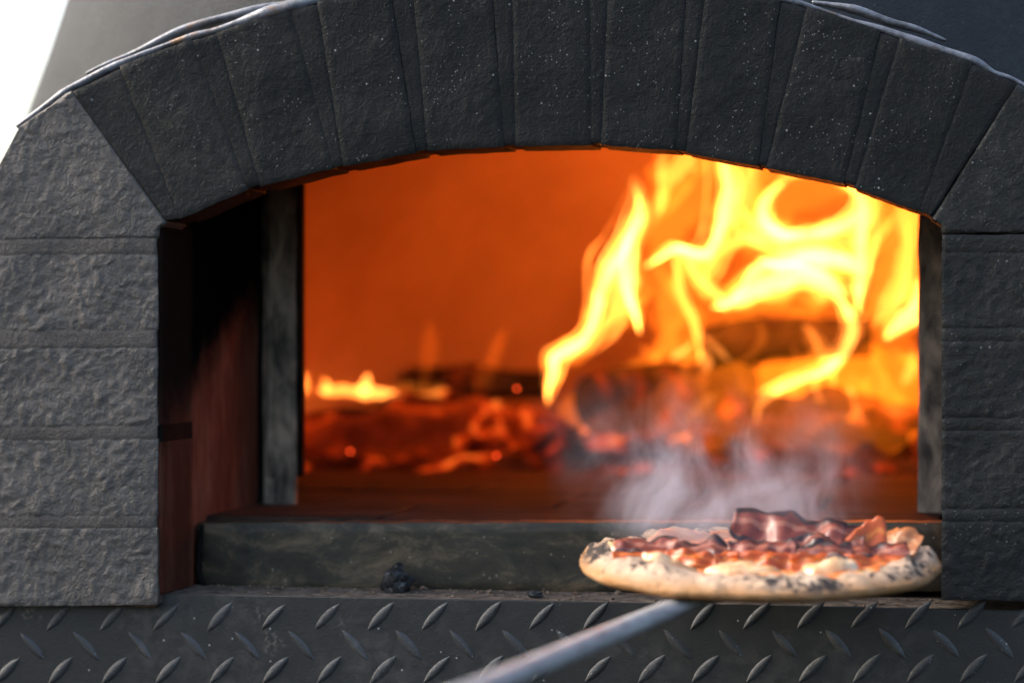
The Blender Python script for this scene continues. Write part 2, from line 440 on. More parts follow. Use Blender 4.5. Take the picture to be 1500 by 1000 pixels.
# collar joining the arch to the dome
ce = [(-60, 420), (6, 245), (32, 190)] + [(x, y + 6) for x, y in ext[1:-1]] + [(1600, 200), (1600, 420)]
V = []; Fc = []
for k, Y in enumerate((0.02, 0.10, 0.34)):
    for x, y in ce:
        p = at(x, y, 0.02); c = Vector((xc, 0, ZH + 0.05))
        q = Vector((p.x, Y, p.z)); s = (1.0, 0.985, 0.9)[k]
        V.append(Vector((c.x + (q.x - c.x) * s, Y, c.z + (q.z - c.z) * s)))
m = len(ce)
for k in range(2):
    for i in range(m - 1): Fc.append((k * m + i, k * m + i + 1, (k + 1) * m + i + 1, (k + 1) * m + i))
link('collar', mesh('collar', V, Fc), M['shell'], oven)

# --- entry vestibule: jamb walls, flue throat capped to block light
xl = at(230, 500, 0).x; xr = at(1378, 500, 0).x
YF = 0.29                              # door frame plane
ztop = CAM.z + 0.13
zbot = at(500, 880, 0.0).z + 0.001
def sheet(name, pts, mat, parent, amp=0.0, thick=0.012, nrm=(0, 0, 0), n=24):
    a, b_, c, d = [Vector(p) for p in pts]; V = []; Fc = []
    for j in range(n + 1):
        for i in range(n + 1):
            u, v = i / n, j / n
            p = (a * (1 - u) + b_ * u) * (1 - v) + (d * (1 - u) + c * u) * v
            V.append(p + Vector(nrm) * (amp * nz(p, 35) if amp else 0))
    for j in range(n):
        for i in range(n):
            k = j * (n + 1) + i; Fc.append((k, k + 1, k + n + 2, k + n + 1))
    o = link(name, mesh(name, V, Fc), mat, parent)
    md = o.modifiers.new('thick', 'SOLIDIFY'); md.thickness = thick; md.offset = 0
    return o
sheet('jamb_wall', [(xl - 0.0035, 0.012, zbot), (xl - 0.0035, YF + 0.02, zbot), (xl - 0.0035, YF + 0.02, ztop), (xl - 0.0035, 0.062, ztop)], M['jamb'], oven, 0.0015, 0.010, (1, 0, 0))
zbr = at(1379, 874, 0.0).z
sheet('jamb_wall', [(xr + 0.008, 0.012, zbr), (xr + 0.008, YF + 0.02, zbr), (xr + 0.008, YF + 0.02, ztop), (xr + 0.008, 0.062, ztop)], M['jamb'], oven, 0.0015, 0.010, (1, 0, 0))
vp = [(232, 340), (245, 325), (262, 321), (363, 278), (488, 247), (609, 224), (738, 215), (866, 212), (990, 221), (1110, 243), (1236, 269), (1348, 311), (1378, 332)]
V = []; Fc = []
for k, Y in enumerate((0.050, 0.16, YF + 0.03)):
    for x, y in vp:
        p = at(x, y, 0.05); g = (1.0, 1.07, 1.15)[k]
        V.append(Vector((p.x, Y, CAM.z + (p.z - CAM.z) * g + (0.004, 0.022, 0.032)[k])))
m = len(vp)
for k in range(2):
    for i in range(m - 1): Fc.append((k * m + i, k * m + i + 1, (k + 1) * m + i + 1, (k + 1) * m + i))
link('flue_light_cap', mesh('flue_light_cap', V, Fc), M['soot'], oven)  # closed vault added over the entry to keep light out
box('lintel', (xl - 0.06, YF + 0.012, CAM.z + 0.208), (xr + 0.06, YF + 0.05, CAM.z + 0.40), M['soot'], oven)
box('light_leak_filler', (xl - 0.24, 0.0145, zbot + 0.0005), (xl - 0.010, 0.095, CAM.z + 0.085), M['soot'], oven)  # unseen filler added so no light leaks behind the pier blocks
box('light_leak_filler', (xr + 0.014, 0.0145, zbr + 0.0005), (xr + 0.24, 0.095, CAM.z + 0.085), M['soot'], oven)
# bricks of the near jamb face, with the mortar courses left between them
for a, c in [(328, 483)] + left_rows[1:]:
    z1 = at(231, a + 2, 0.0).z; z0 = at(231, c, 0.0).z
    box('jamb_brick', (xl - 0.004, 0.0035, max(z0, zbot + 0.001)), (xl + 0.0038, 0.088, z1), M['jamb'], oven, 0.0012, 2)
for a, c in left_strips[1:]:
    box('mortar_joint', (xl - 0.004, 0.0045, at(231, c, 0).z - 0.002), (xl + 0.0030, 0.087, at(231, a, 0).z + 0.002), M['soot'] if a == 623 else M['jamb'], oven)
# --- door frame of angle iron
fl0 = at(386, 500, YF).x; fl1 = at(433, 500, YF).x; fr0 = at(1345, 500, YF).x
fz0 = ZH - 0.004; fz1 = CAM.z + 0.23
fr = link('door_frame', mesh('door_frame', [], []), M['frame'], oven)
def post(x0, x1, inner):
    bm = bmesh.new(); bmesh.ops.create_cube(bm, size=1)
    lo = (x0, YF - 0.004, fz0); hi = (x1, YF + 0.009, fz1)
    for v in bm.verts: v.co = Vector([lo[i] + (v.co[i] + 0.5) * (hi[i] - lo[i]) for i in range(3)])
    bmesh.ops.bevel(bm, geom=bm.edges[:], offset=0.003, segments=2, affect='EDGES')
    bmesh.ops.subdivide_edges(bm, edges=[e for e in bm.edges if abs(e.verts[0].co.z - e.verts[1].co.z) > 0.1], cuts=60)
    for v in bm.verts: v.co += Vector((nz(v.co, 30, 3), nz(v.co, 30, 8), 0)) * 0.0018
    me = bpy.data.meshes.new('post'); bm.to_mesh(me); bm.free()
    o = link('post', me, M['frame'], fr, True, 40)
    return o
post(fl0, fl1, 1); post(fr0, xr + 0.02, -1)
for x0, x1, nm in ((fl0 + 0.006, fl0 + 0.0125, 'rib'), (fl1 - 0.0005, fl1 + 0.004, 'shaded_flange')):
    bm = bmesh.new(); bmesh.ops.create_cube(bm, size=1)
    lo = (x0, YF - 0.008 if nm == 'rib' else YF + 0.003, fz0 + 0.03); hi = (x1, YF + 0.002 if nm == 'rib' else YF + 0.020, fz1)
    for v in bm.verts: v.co = Vector([lo[i] + (v.co[i] + 0.5) * (hi[i] - lo[i]) for i in range(3)])
    bmesh.ops.bevel(bm, geom=bm.edges[:], offset=0.001, segments=1, affect='EDGES')
    me = bpy.data.meshes.new(nm); bm.to_mesh(me); bm.free()
    o = link(nm, me, M['frame'] if nm == 'rib' else M['soot'], fr, True, 40)  # flange is near black: shade of the reveal put into its colour
# --- sill bar, ledge, tread plate
ys = 0.096
s0 = at(288, 765, ys); s1 = at(1378, 866, ys)
sill = quad('sill', (288, 766), (1384, 765), (1384, 866), (288, 866), ys, 0.035, M['sill'], oven, amp=0.0003, feat=60, rnd=0.0035, res=7, wob=0.0008, seed=90)
P = [at(x, y, ys - 0.003) for x, y in ((296, 768), (293, 790), (291, 815), (291, 838), (297, 852), (306, 864))]
V, Fc = tube(P, [0.0018, 0.003, 0.0028, 0.003, 0.0026, 0.0018], 8, wob=0.4, ws=160)
link('weld_bead', mesh('weld_bead', V, Fc), M['soot'], oven)
yp = 0.016
zl = at(700, 878, yp).z
box('ledge', (xl - 0.25, yp, zl - 0.006), (xr + 0.25, ys + 0.03, zl - 0.0005), M['ledge'], oven, 0.0008, 1)
plate = box('tread_plate', (at(-120, 900, yp).x, yp - 0.0035, at(500, 1100, yp).z), (at(1640, 900, yp).x, yp - 0.0003, zl + 0.0006), M['tread'], oven, 0.0008, 1)
# raised lugs of the tread plate
def lug_mesh():
    L, W, Hh = 0.0165, 0.0043, 0.0019; V = []; Fc = []; nu, nv = 14, 7
    for i in range(nu + 1):
        s = -1 + 2 * i / nu; wd = W * max(0.06, (1 - abs(s) ** 2.2)) 
        for j in range(nv + 1):
            t = -1 + 2 * j / nv
            V.append((s * L, -Hh * math.cos(t * math.pi / 2) ** 0.7 * max(0.0, 1 - abs(s) ** 4) if abs(t) < 1 else 0.0, t * wd))
    for i in range(nu):
        for j in range(nv):
            a = i * (nv + 1) + j; Fc.append((a, a + 1, a + nv + 2, a + nv + 1))
    return mesh('lug', V, Fc)
LM = lug_mesh()
for r, (py, dirn, x0) in enumerate(((902, 1, 7), (944, -1, -31), (980, 1, 10), (1022, -1, -29))):
    for k in range(21):
        px = x0 + k * 78.7
        if px < -40 or px > 1545: continue
        p = at(px, py - (px - 700) * 0.003, yp - 0.0033)
        o = link('lug', LM, M['lug'], None)
        o.parent = plate
        o.location = p; o.rotation_euler = (0, -dirn * R(47 + random.uniform(-2, 2)), 0)
        sc = random.uniform(0.94, 1.05); o.scale = (sc, random.uniform(0.75, 1.1), sc * random.uniform(0.9, 1.1))

b = N('rust'); P = b.pos()
M['rust'] = b.set(b.ramp(b.noise(P, 60, 5, 0.65), [(0.35, (0.02, 0.016, 0.013)), (0.6, (0.16, 0.075, 0.026))]), 0.85)
pq = at(-60, 887, 0.004); pr = at(228, 885, 0.004)
box('rust_seam', (pq.x, 0.003, pr.z - 0.0022), (pr.x, 0.0124, pr.z + 0.0008), M['rust'], oven, 0.0006, 1)

# --- hearth floor of fire-clay tiles
x0, x1 = xl - 0.34, xr + 0.34
ty = [0.10, 0.30, 0.52, 0.74, 0.96, 1.18, 1.40, 1.62]
for j in range(len(ty) - 1):
    off = 0.12 if j % 2 else 0.0
    for k in range(6):
        a = x0 - off + k * 0.25; c = a + 0.247
        if j == 0:
            a = max(a, xl + 0.001); c = min(c, xr - 0.001)
            if c - a < 0.03: continue
        box('hearth_tile', (a, ty[j] + 0.03 * (j == 0), ZH - 0.03), (c, ty[j + 1] - 0.003, ZH - 0.001 + random.uniform(-0.0012, 0.0008)), M['hearth'], oven, 0.002, 1)
# --- fire chamber vault
KC = Vector((xc, 0.56, ZH - 0.02)); KA, KB, KH = 0.60, 0.94, 0.56
V = []; Fc = []; nu, nv = 72, 30
for j in range(nv + 1):
    ph = math.pi / 2 * j / nv
    for i in range(nu):
        a = 2 * math.pi * i / nu
        p = Vector((KC.x + KA * math.cos(ph) ** 0.8 * math.cos(a), max(YF + 0.035, KC.y + KB * math.cos(ph) ** 0.8 * math.sin(a)), KC.z + KH * math.sin(ph)))
        V.append(p + Vector((0, 0, 1)) * 0.004 * nz(p, 8))
for j in range(nv):
    for i in range(nu):
        i2 = (i + 1) % nu
        ids = (j * nu + i, j * nu + i2, (j + 1) * nu + i2, (j + 1) * nu + i)
        c = sum((V[k] for k in ids), Vector()) / 4
        if max(V[k].y for k in ids) < YF + 0.037: continue
        Fc.append(ids)
link('chamber_vault', mesh('chamber_vault', V, Fc), M['chamber'], oven)
box('chamber_wall', (xc - 0.57, YF + 0.004, ZH - 0.03), (fl0 + 0.02, YF + 0.05, CAM.z + 0.215), M['soot'], oven)
box('chamber_wall', (fr0 + 0.025, YF + 0.02, ZH - 0.03), (xc + 0.57, YF + 0.05, CAM.z + 0.215), M['soot'], oven)

# ================================================================== FIRE
def flame(parent, strokes, Y, mat, flat=0.7, wob=0.35, seed=0, jy=0.0):
    P = []; r = []
    for i, (x, y, wd) in enumerate(strokes):
        yy = Y + jy * math.sin(i * 1.3 + seed)
        x += 0.42 * min(wd, 24) * mn.noise(Vector((x / 34, y / 34, seed))); y += 0.42 * min(wd, 24) * mn.noise(Vector((x / 34, y / 34, seed + 9)))
        P.append(at(x, y, yy)); r.append(max(0.0008, wd * 0.5 * mpp(yy)))
    V, Fc = tube(P, r, 12, flat=flat, wob=wob, ws=34, seed=seed, sub=9, point=mat not in (M['glow_haze'], M['glow_veil'], M['ember_glow_haze']))
    o = link('flame', mesh('flame', V, Fc), mat, parent)
    return o
big = tag(empty('log_fire', at(1100, 660, 1.0)), 'tall bright yellow flames licking up the right side of the oven', 'fire')
Fa = M['flame_faint']
H, Md, Dm, Hz = M['flame_hot'], M['flame_mid'], M['flame_dim'], M['glow_haze']
ST = [
 # left lick
 (H, 0.95, [(803, 592, 5), (804, 572, 15), (810, 545, 24), (816, 524, 28), (836, 510, 24), (858, 494, 22), (872, 470, 20), (880, 430, 26), (892, 392, 30), (914, 362, 24), (928, 325, 18), (934, 296, 10), (929, 270, 3)]),
 (H, 0.97, [(937, 488, 4), (930, 462, 18), (918, 432, 26), (913, 400, 26), (920, 358, 20), (936, 320, 14), (934, 282, 5)]),
 (Md, 0.98, [(860, 520, 8), (884, 490, 30), (905, 450, 50), (915, 405, 55), (930, 360, 35), (945, 315, 14), (948, 292, 4)]),
 # strand and hook
 (Md, 0.96, [(1026, 535, 3), (1024, 500, 10), (1012, 465, 16), (998, 430, 20), (990, 395, 22), (992, 368, 22)]),
 (H, 0.98, [(944, 392, 6), (966, 378, 16), (990, 364, 24), (1014, 372, 28), (1034, 372, 26), (1050, 345, 24), (1060, 310, 26), (1064, 275, 28), (1062, 245, 26), (1060, 215, 20), (1064, 185, 8)]),
 (Md, 1.0, [(990, 365, 16), (1012, 395, 30), (1030, 420, 36), (1052, 440, 34), (1062, 458, 12)]),
 # upper left of the mass
 (Md, 1.02, [(955, 330, 6), (968, 300, 28), (976, 270, 40), (992, 245, 46), (1010, 220, 50), (1020, 190, 40), (1030, 160, 14)]),
 (Dm, 1.05, [(960, 420, 20), (975, 350, 60), (1000, 290, 90), (1030, 240, 100), (1060, 190, 90), (1080, 140, 40)]),
 # ring
 (H, 1.0, [(1150, 264, 14), (1126, 284, 22), (1116, 308, 30), (1124, 332, 36), (1150, 346, 30), (1184, 342, 22), (1218, 336, 22), (1246, 326, 28), (1262, 308, 28), (1256, 284, 22), (1236, 266, 18), (1204, 254, 14), (1172, 254, 12), (1150, 264, 10)]),
 (Md, 1.03, [(1082, 300, 8), (1098, 330, 40), (1130, 358, 60), (1180, 366, 66), (1230, 360, 60), (1270, 330, 40), (1290, 290, 14)]),
 # main mass
 (H, 1.02, [(1044, 450, 6), (1066, 446, 22), (1096, 430, 36), (1130, 412, 50), (1170, 404, 56), (1206, 410, 48), (1228, 424, 26), (1240, 440, 8)]),
 (H, 1.05, [(1110, 380, 10), (1136, 388, 44), (1170, 380, 58), (1210, 378, 56), (1244, 388, 36), (1262, 400, 10)]),
 (Md, 1.0, [(1030, 418, 10), (1040, 396, 26), (1056, 364, 30), (1080, 350, 30), (1110, 356, 30), (1128, 370, 14)]),
 (Md, 1.04, [(1056, 340, 12), (1080, 318, 42), (1092, 286, 44), (1096, 250, 40), (1106, 215, 34), (1112, 180, 12)]),
 (Dm, 1.08, [(1060, 430, 30), (1110, 420, 90), (1170, 400, 120), (1230, 400, 100), (1280, 380, 50)]),
 (Dm, 1.10, [(1090, 340, 40), (1130, 300, 90), (1170, 270, 110), (1220, 260, 90), (1260, 230, 40)]),
 (Md, 1.06, [(1130, 276, 6), (1156, 250, 22), (1196, 238, 26), (1238, 250, 26), (1266, 274, 22), (1284, 300, 10)]),
 # right strands
 (H, 0.99, [(1256, 462, 4), (1258, 430, 14), (1260, 395, 18), (1262, 360, 20), (1264, 330, 18), (1270, 300, 8)]),
 (Md, 1.02, [(1262, 400, 8), (1276, 370, 18), (1294, 340, 18), (1308, 318, 8)]),
 (H, 1.0, [(1296, 498, 3), (1308, 484, 18), (1324, 462, 32), (1342, 440, 38), (1362, 412, 36), (1374, 380, 20)]),
 (Md, 1.06, [(1280, 480, 8), (1300, 450, 40), (1318, 410, 56), (1330, 360, 60), (1330, 310, 56), (1316, 260, 44), (1300, 220, 16)]),
 (Dm, 1.12, [(1270, 470, 20), (1300, 410, 90), (1320, 340, 110), (1310, 270, 100), (1290, 210, 60)]),
 # lower hanging strands
 (H, 0.97, [(1216, 428, 8), (1234, 448, 20), (1244, 474, 22), (1240, 506, 18), (1222, 530, 20), (1204, 545, 14), (1176, 556, 8), (1142, 570, 6), (1118, 588, 6), (1109, 604, 5), (1110, 622, 1)]),
 (Md, 0.98, [(1176, 474, 6), (1190, 490, 16), (1200, 512, 20), (1212, 534, 18), (1220, 552, 12), (1219, 572, 4)]),
 (Md, 0.98, [(1196, 548, 6), (1194, 568, 14), (1199, 584, 10), (1200, 590, 3)]),
 (Dm, 0.96, [(1012, 490, 4), (1006, 530, 12), (1000, 565, 12), (986, 592, 12), (970, 608, 12), (957, 620, 4)]),
 (Dm, 0.95, [(1242, 606, 4), (1222, 610, 12), (1200, 620, 14), (1184, 636, 10), (1178, 652, 4)]),
 (Dm, 0.99, [(1300, 508, 5), (1320, 520, 16), (1344, 536, 16), (1368, 548, 8)]),
 (Dm, 0.97, [(1072, 592, 6), (1070, 606, 14), (1074, 620, 5)]),
 (Dm, 0.97, [(1160, 500, 6), (1166, 530, 10), (1148, 556, 10), (1134, 582, 4)]),
 (Dm, 1.0, [(1110, 470, 5), (1116, 490, 14), (1104, 515, 14), (1080, 534, 6)]),
 (Dm, 1.02, [(950, 540, 8), (975, 500, 40), (985, 460, 46), (975, 420, 36), (968, 390, 10)]),
 (Hz, 1.05, [(930, 600, 60), (1010, 560, 180), (1120, 540, 220), (1230, 540, 220), (1330, 540, 140)]),  # broad glowing volumes from here on imitate lit haze, not tongues
 (Hz, 1.10, [(960, 480, 60), (1040, 380, 240), (1150, 340, 300), (1260, 350, 280), (1330, 380, 140)]),
 (M['glow_veil'], 0.90, [(850, 640, 20), (930, 612, 70), (1030, 600, 110), (1150, 590, 130), (1260, 580, 140), (1350, 570, 110)]),
 (Hz, 0.92, [(820, 610, 20), (900, 585, 90), (1000, 575, 150), (1120, 560, 170), (1240, 550, 170), (1340, 545, 120)]),
 (Hz, 0.97, [(1030, 640, 30), (1120, 620, 90), (1220, 610, 100), (1330, 600, 60)]),
]
fr_ = random.Random(21)
for i, (mt, Y, st) in enumerate(ST):
    if mt in (Hz, M['glow_veil']):
        flame(big, st, Y, mt, 0.7, 0.5, i * 3.7, 0.012); continue
    shells = {H: ((1.3, Dm), (0.82, Md), (0.44, H)), Md: ((1.2, Dm), (0.55, Md)), Dm: ((1.15, Fa), (0.7, Dm))}[mt]
    for q_, m_ in shells:
        flame(big, [(x, y, wd * q_) for x, y, wd in st], Y, m_, 0.6, 0.8, i * 3.7, 0.012)
    if mt is Dm or len(st) < 5: continue
    for k in range(9 if mt is H else 5):     # loose strands torn off round the core
        side = fr_.uniform(-0.95, 0.95); ph = fr_.uniform(0, 6); dy = fr_.uniform(-0.05, 0.05); rise = fr_.uniform(-6, 18)
        a = 0 if k else 1; n = len(st)
        q = []
        for m_, (x, y, wd) in enumerate(st[a:], a):
            t = m_ / (n - 1); o_ = wd * (side * (0.3 + 0.9 * t) + 0.35 * math.sin(ph + 4 * t))
            q.append((x + o_ * 0.9, y + o_ * 0.35 - rise * t, min(10, max(2.0, wd * fr_.uniform(0.10, 0.26) * (1.2 - 0.8 * t)))))
        flame(big, q, Y + dy, (H if k == 1 else Md) if mt is H else (Md if k == 1 else Dm), 0.6, 0.7, i * 5.1 + k, 0.02)
for k in range(22):                          # thin wisps curling over the logs below the main flames
    x = fr_.uniform(960, 1345); y = fr_.uniform(500, 650); ln_ = fr_.uniform(35, 90); a = fr_.uniform(-0.9, 0.9); cv = fr_.uniform(-0.9, 0.9)
    q = []
    for m_ in range(6):
        t = m_ / 5; an = a + cv * t
        q.append((x, y, 3 + fr_.uniform(5, 12) * math.sin(math.pi * (0.1 + 0.8 * t)))); x += math.sin(an) * ln_ / 5; y -= math.cos(an) * ln_ / 5
    flame(big, q, fr_.uniform(0.93, 1.12), Dm if k % 3 else Md, 0.6, 0.7, 300 + k * 1.7, 0.01)
def fire_light(name, p, power, radius, parent):
    ld = bpy.data.lights.new(name, 'POINT'); ld.energy = power; ld.color = (1.0, 0.108, 0.005); ld.shadow_soft_size = radius
    o = bpy.data.objects.new(name, ld); o.location = p - parent.location; o.parent = parent; col.objects.link(o)
fire_light('flame_light', at(1160, 380, 1.04), 0.26, 0.09, big)
fire_light('flame_light', at(1010, 330, 1.02), 0.135, 0.07, big)
low = tag(empty('ember_fire', at(560, 660, 1.0)), 'row of small low flames on the left half of the hearth', 'fire')
LS = [
 (M['ember_glow_haze'], 0.94, [(430, 640, 40), (520, 636, 70), (640, 632, 80), (730, 626, 80), (800, 622, 30)]),  # glowing haze added over the embers, not a tongue
 (H, 1.0, [(436, 580, 6), (441, 566, 16), (443, 552, 10), (440, 543, 2)]),
 (H, 1.02, [(462, 568, 6), (480, 571, 18), (505, 573, 16), (528, 574, 18), (552, 577, 12), (580, 580, 10), (606, 582, 5)]),
 (H, 1.01, [(530, 580, 8), (536, 568, 18), (538, 556, 12), (540, 547, 3)]),
 (H, 1.01, [(474, 578, 8), (478, 566, 16), (474, 554, 4)]),
 (Dm, 1.05, [(550, 585, 8), (590, 575, 24), (640, 572, 20), (690, 585, 12)]),
 (M['flame_faint'], 1.06, [(620, 570, 8), (628, 530, 24), (632, 500, 22), (628, 470, 5)]),
 (M['flame_faint'], 1.06, [(690, 570, 10), (712, 540, 26), (730, 505, 18), (740, 480, 5)]),
]
for i, (mt, Y, st) in enumerate(LS): flame(low, st, Y, mt, 0.6, 0.4, 100 + i * 2.1)
fire_light('flame_light', at(520, 560, 1.02), 0.02, 0.05, low)

# --- logs and embers
def log(name, a, c, r, mat, label, seed):
    P = [a.lerp(c, t / 5) for t in range(6)]
    V, Fc = tube(P, [r * 0.9, r, r * 1.05, r, r * 0.98, r * 0.9], 16, up=Vector((0, 0.2, 1)), wob=0.35, ws=14, seed=seed, sub=5)
    tag(link(name, mesh(name, V, Fc), mat, None, True, 45), label, 'log', 'burning logs')
log('burning_log', at(1030, 505, 1.16), at(1275, 490, 1.14), 0.028, M['log'], 'charred log held high among the tall flames', 1)
log('burning_log', at(872, 592, 0.98), at(1080, 570, 1.25), 0.045, M['log'], 'dark round log end where the leftmost tall flame begins', 2)
log('burning_log', at(425, 632, 0.98), at(690, 628, 1.0), 0.026, M['log'], 'low charred log lying under the small flames on the left', 3)
log('burning_log', at(600, 556, 1.22), at(800, 566, 1.26), 0.022, M['log'], 'dark log lying at the back wall behind the embers', 4)
log('burning_log', at(1010, 640, 1.05), at(1330, 630, 1.08), 0.024, M['log'], 'low log beneath the tall flames at the right', 5)
for i, (px, py, Y, wx, hz, mt, lab) in enumerate([
    (610, 600, 1.03, 0.055, 0.02, 'ember', 'glowing coal beside the small left flames'),
    (715, 620, 1.0, 0.03, 0.028, 'hot_ember', 'bright orange coal at the middle of the hearth'),
    (765, 620, 1.01, 0.05, 0.022, 'hot_ember', 'glowing coal left of the dark log end'),
    (800, 645, 0.98, 0.04, 0.018, 'hot_ember', 'flat glowing coal in front of the dark log end'),
    (705, 652, 0.97, 0.035, 0.014, 'hot_ember', 'small orange coal at the front of the ember heap'),
    (880, 648, 0.96, 0.045, 0.012, 'hot_ember', 'low orange coal in front of the log'),
    (945, 645, 0.97, 0.03, 0.010, 'hot_ember', 'thin glowing coal right of the log end'),
    (1120, 600, 1.08, 0.05, 0.022, 'ember', 'dark coal under the hanging flame strand'),
    (1215, 600, 1.10, 0.055, 0.026, 'ember', 'large dark coal at the foot of the tall flames'),
    (1300, 612, 1.06, 0.05, 0.016, 'hot_ember', 'glowing coal by the right frame post'),
    (655, 590, 1.05, 0.05, 0.016, 'hot_ember', 'long glowing coal at the end of the low flames')]):
    p = at(px, py, Y)
    tag(rock('glowing_coal', p, (wx, 0.03, hz), M[mt], None, i + 3, 3, 0.45), lab, 'coal', 'glowing coals')
# bed of ash and embers
V = []; Fc = []; nx, ny = 110, 26
for j in range(ny + 1):
    for i in range(nx + 1):
        x = xl - 0.28 + (xr - xl + 0.56) * i / nx; y = 0.90 + 0.42 * j / ny
        e = min(1, j / 4, (ny - j) / 4); p = Vector((x, y, 0))
        V.append((x, y + 0.02 * nz(p, 9) * (j < 2), ZH - 0.003 + e * (0.016 + 0.018 * (nz(p, 12) + 0.4) + 0.012 * nz(p, 40))))
for j in range(ny):
    for i in range(nx):
        a = j * (nx + 1) + i; Fc.append((a, a + 1, a + nx + 2, a + nx + 1))
tag(link('ember_bed', mesh('ember_bed', V, Fc), M['ember']), 'bed of glowing embers and ash across the hearth', 'embers', kind='stuff')
for lab, (px, py) in (('tiny red spark hanging at the left over the hearth', (513, 661)), ('tiny orange spark hanging in the middle over the hearth', (727, 667)), ('tiny faint spark above the glowing coals', (757, 569))):
    tag(rock('spark', at(px, py, 0.86), (0.0016,) * 3, M['spark'], None, 1, 1, 0.1), lab, 'spark', 'sparks')

# ================================================================== charcoal lumps and crumbs on the ledge
zt = zl - 0.0005
def lump(px, Y, size, seed, label):
    p = at(px, 860, Y); p.z = zt + size[2] * 0.75
    tag(rock('charcoal_lump', p, size, M['charcoal'], None, seed, 3, 0.55), label, 'charcoal', 'charcoal on the ledge')
lump(580, 0.068, (0.0135, 0.011, 0.0125), 5, 'larger charcoal lump leaning on the sill at left of centre')
lump(783, 0.045, (0.0065, 0.006, 0.0035), 9, 'small flat charcoal chip on the ledge edge near the middle')
V = []; Fc = []
rr = random.Random(4)
for k in range(260):
    px = rr.uniform(290, 1378); Y = rr.choice([rr.uniform(0.075, 0.092), rr.uniform(0.025, 0.09)])
    c = at(px, 870, Y); s = rr.uniform(0.0006, 0.0022) * (2.2 if rr.random() < 0.06 else 1)
    n0 = len(V); ax = [Vector((rr.uniform(0.6, 1.8), 0, 0)), Vector((0, 1, 0)), Vector((0, 0, rr.uniform(0.4, 0.9)))]
    cc = Vector((c.x, Y, zt + s * 0.3))
    for d in (ax[0], ax[1], -ax[0], -ax[1]): V.append(cc + d * s + Vector((rr.uniform(-.3, .3), rr.uniform(-.3, .3), 0)) * s)
    V.append(cc + ax[2] * s); V.append(cc - ax[2] * s)
    for a, b_ in ((0, 1), (1, 2), (2, 3), (3, 0)): Fc += [(n0 + a, n0 + b_, n0 + 4), (n0 + b_, n0 + a, n0 + 5)]
tag(link('ash_crumbs', mesh('ash_crumbs', V, Fc), M['crumb'], None, False), 'tan crumbs and ash strewn along the ledge under the sill', 'crumbs', kind='stuff')

# ================================================================== PIZZA
PC = at(1113, 836, -0.13); TILT = R(4.6)
pz = tag(empty('pizza', PC), 'round pizza topped with charred bacon on the metal peel', 'pizza')
pz.rotation_euler = (TILT, R(0.6), 0)
def plink(name, me, mat, parent=None, smooth=True, sharp=None):
    o = link(name, me, mat, None, smooth, sharp); o.parent = parent or pz; return o
RP = 0.134
def rimR(a): return RP * (1 + 0.018 * nz((math.cos(a), math.sin(a), 0), 1.6) + 0.014 * nz((math.cos(a), math.sin(a), 3), 4) + 0.010 * nz((math.cos(a), math.sin(a), 3), 10))
def top_h(r, a):
    q = (math.cos(a) * r, math.sin(a) * r, 0)
    k = 0.0155 + 0.006 * nz((math.cos(a), math.sin(a), 1), 2.2) + 0.003 * nz((math.cos(a), math.sin(a), 5), 7) + 0.0028 * nz((math.cos(a), math.sin(a), 9), 15)
    h = 0.0075
    t = (r - 0.855) / 0.145
    if t > -1.35:
        h += (k - 0.0075) * max(0.0, math.cos(max(-1, min(1, t / 1.35 if t < 0 else t)) * math.pi / 2)) ** 0.8
    return h + 0.0014 * nz(q, 9) + 0.0016 * nz(q, 19) * min(1, max(0, (r - 0.6) * 4)) + 0.0008 * nz(q, 34) + 0.009 * max(0.0, nz(q, 10, 4)) ** 2 * min(1, max(0, (r - 0.65) * 5))
b = N('crust'); tc = b.new('ShaderNodeTexCoord').outputs['Object']
s = b.sep(tc)
base = b.ramp(b.noise(tc, 45, 5, 0.6), [(0.3, (0.30, 0.155, 0.062)), (0.55, (0.44, 0.275, 0.145)), (0.75, (0.56, 0.43, 0.30))])
flour = b.mrange(b.math('ADD', s[2], b.math('MULTIPLY', b.noise(tc, 60), 0.008)), 0.010, 0.020)
c = b.mix(flour, b.mix(0.55, base, (0.30, 0.12, 0.026)), b.mix(0.5, base, (0.50, 0.395, 0.32)))
ch = b.noise(tc, 125, 4, 0.6, 0.5); cl = b.noise(tc, 20, 3, 0.5)
cm = b.mrange(b.math('ADD', ch, b.math('MULTIPLY', b.math('SUBTRACT', cl, 0.5), 0.85)), 0.53, 0.61)
hgt = b.mrange(s[2], 0.005, 0.010)
hal = b.mrange(b.math('ADD', ch, b.math('MULTIPLY', b.math('SUBTRACT', cl, 0.5), 0.8)), 0.50, 0.62)
c = b.mix(b.math('MULTIPLY', hal, 0.35), c, (0.36, 0.20, 0.10))
c = b.mix(b.math('MULTIPLY', b.math('MULTIPLY', cm, hgt), 0.95), c, (0.022, 0.019, 0.020))
M['crust'] = b.set(c, 0.75, b.bump(b.noise(tc, 110, 6, 0.65), 0.9, 0.004), spec=0.25)
b.p.inputs['Subsurface Weight'].default_value = 0.0; b.p.inputs['Subsurface Radius'].default_value = (0.006, 0.003, 0.0015); b.p.inputs['Subsurface Scale'].default_value = 1.0
nr, na = 44, 150; V = []; Fc = []
V.append((0, 0, 0.0075))
for j in range(1, nr + 1):
    r = (j / nr) ** 0.75
    for i in range(na):
        a = 2 * math.pi * i / na; Rm = rimR(a); q = (math.cos(a) * Rm * r, math.sin(a) * Rm * r)
        V.append((q[0], q[1], max(0.003, top_h(r, a))))
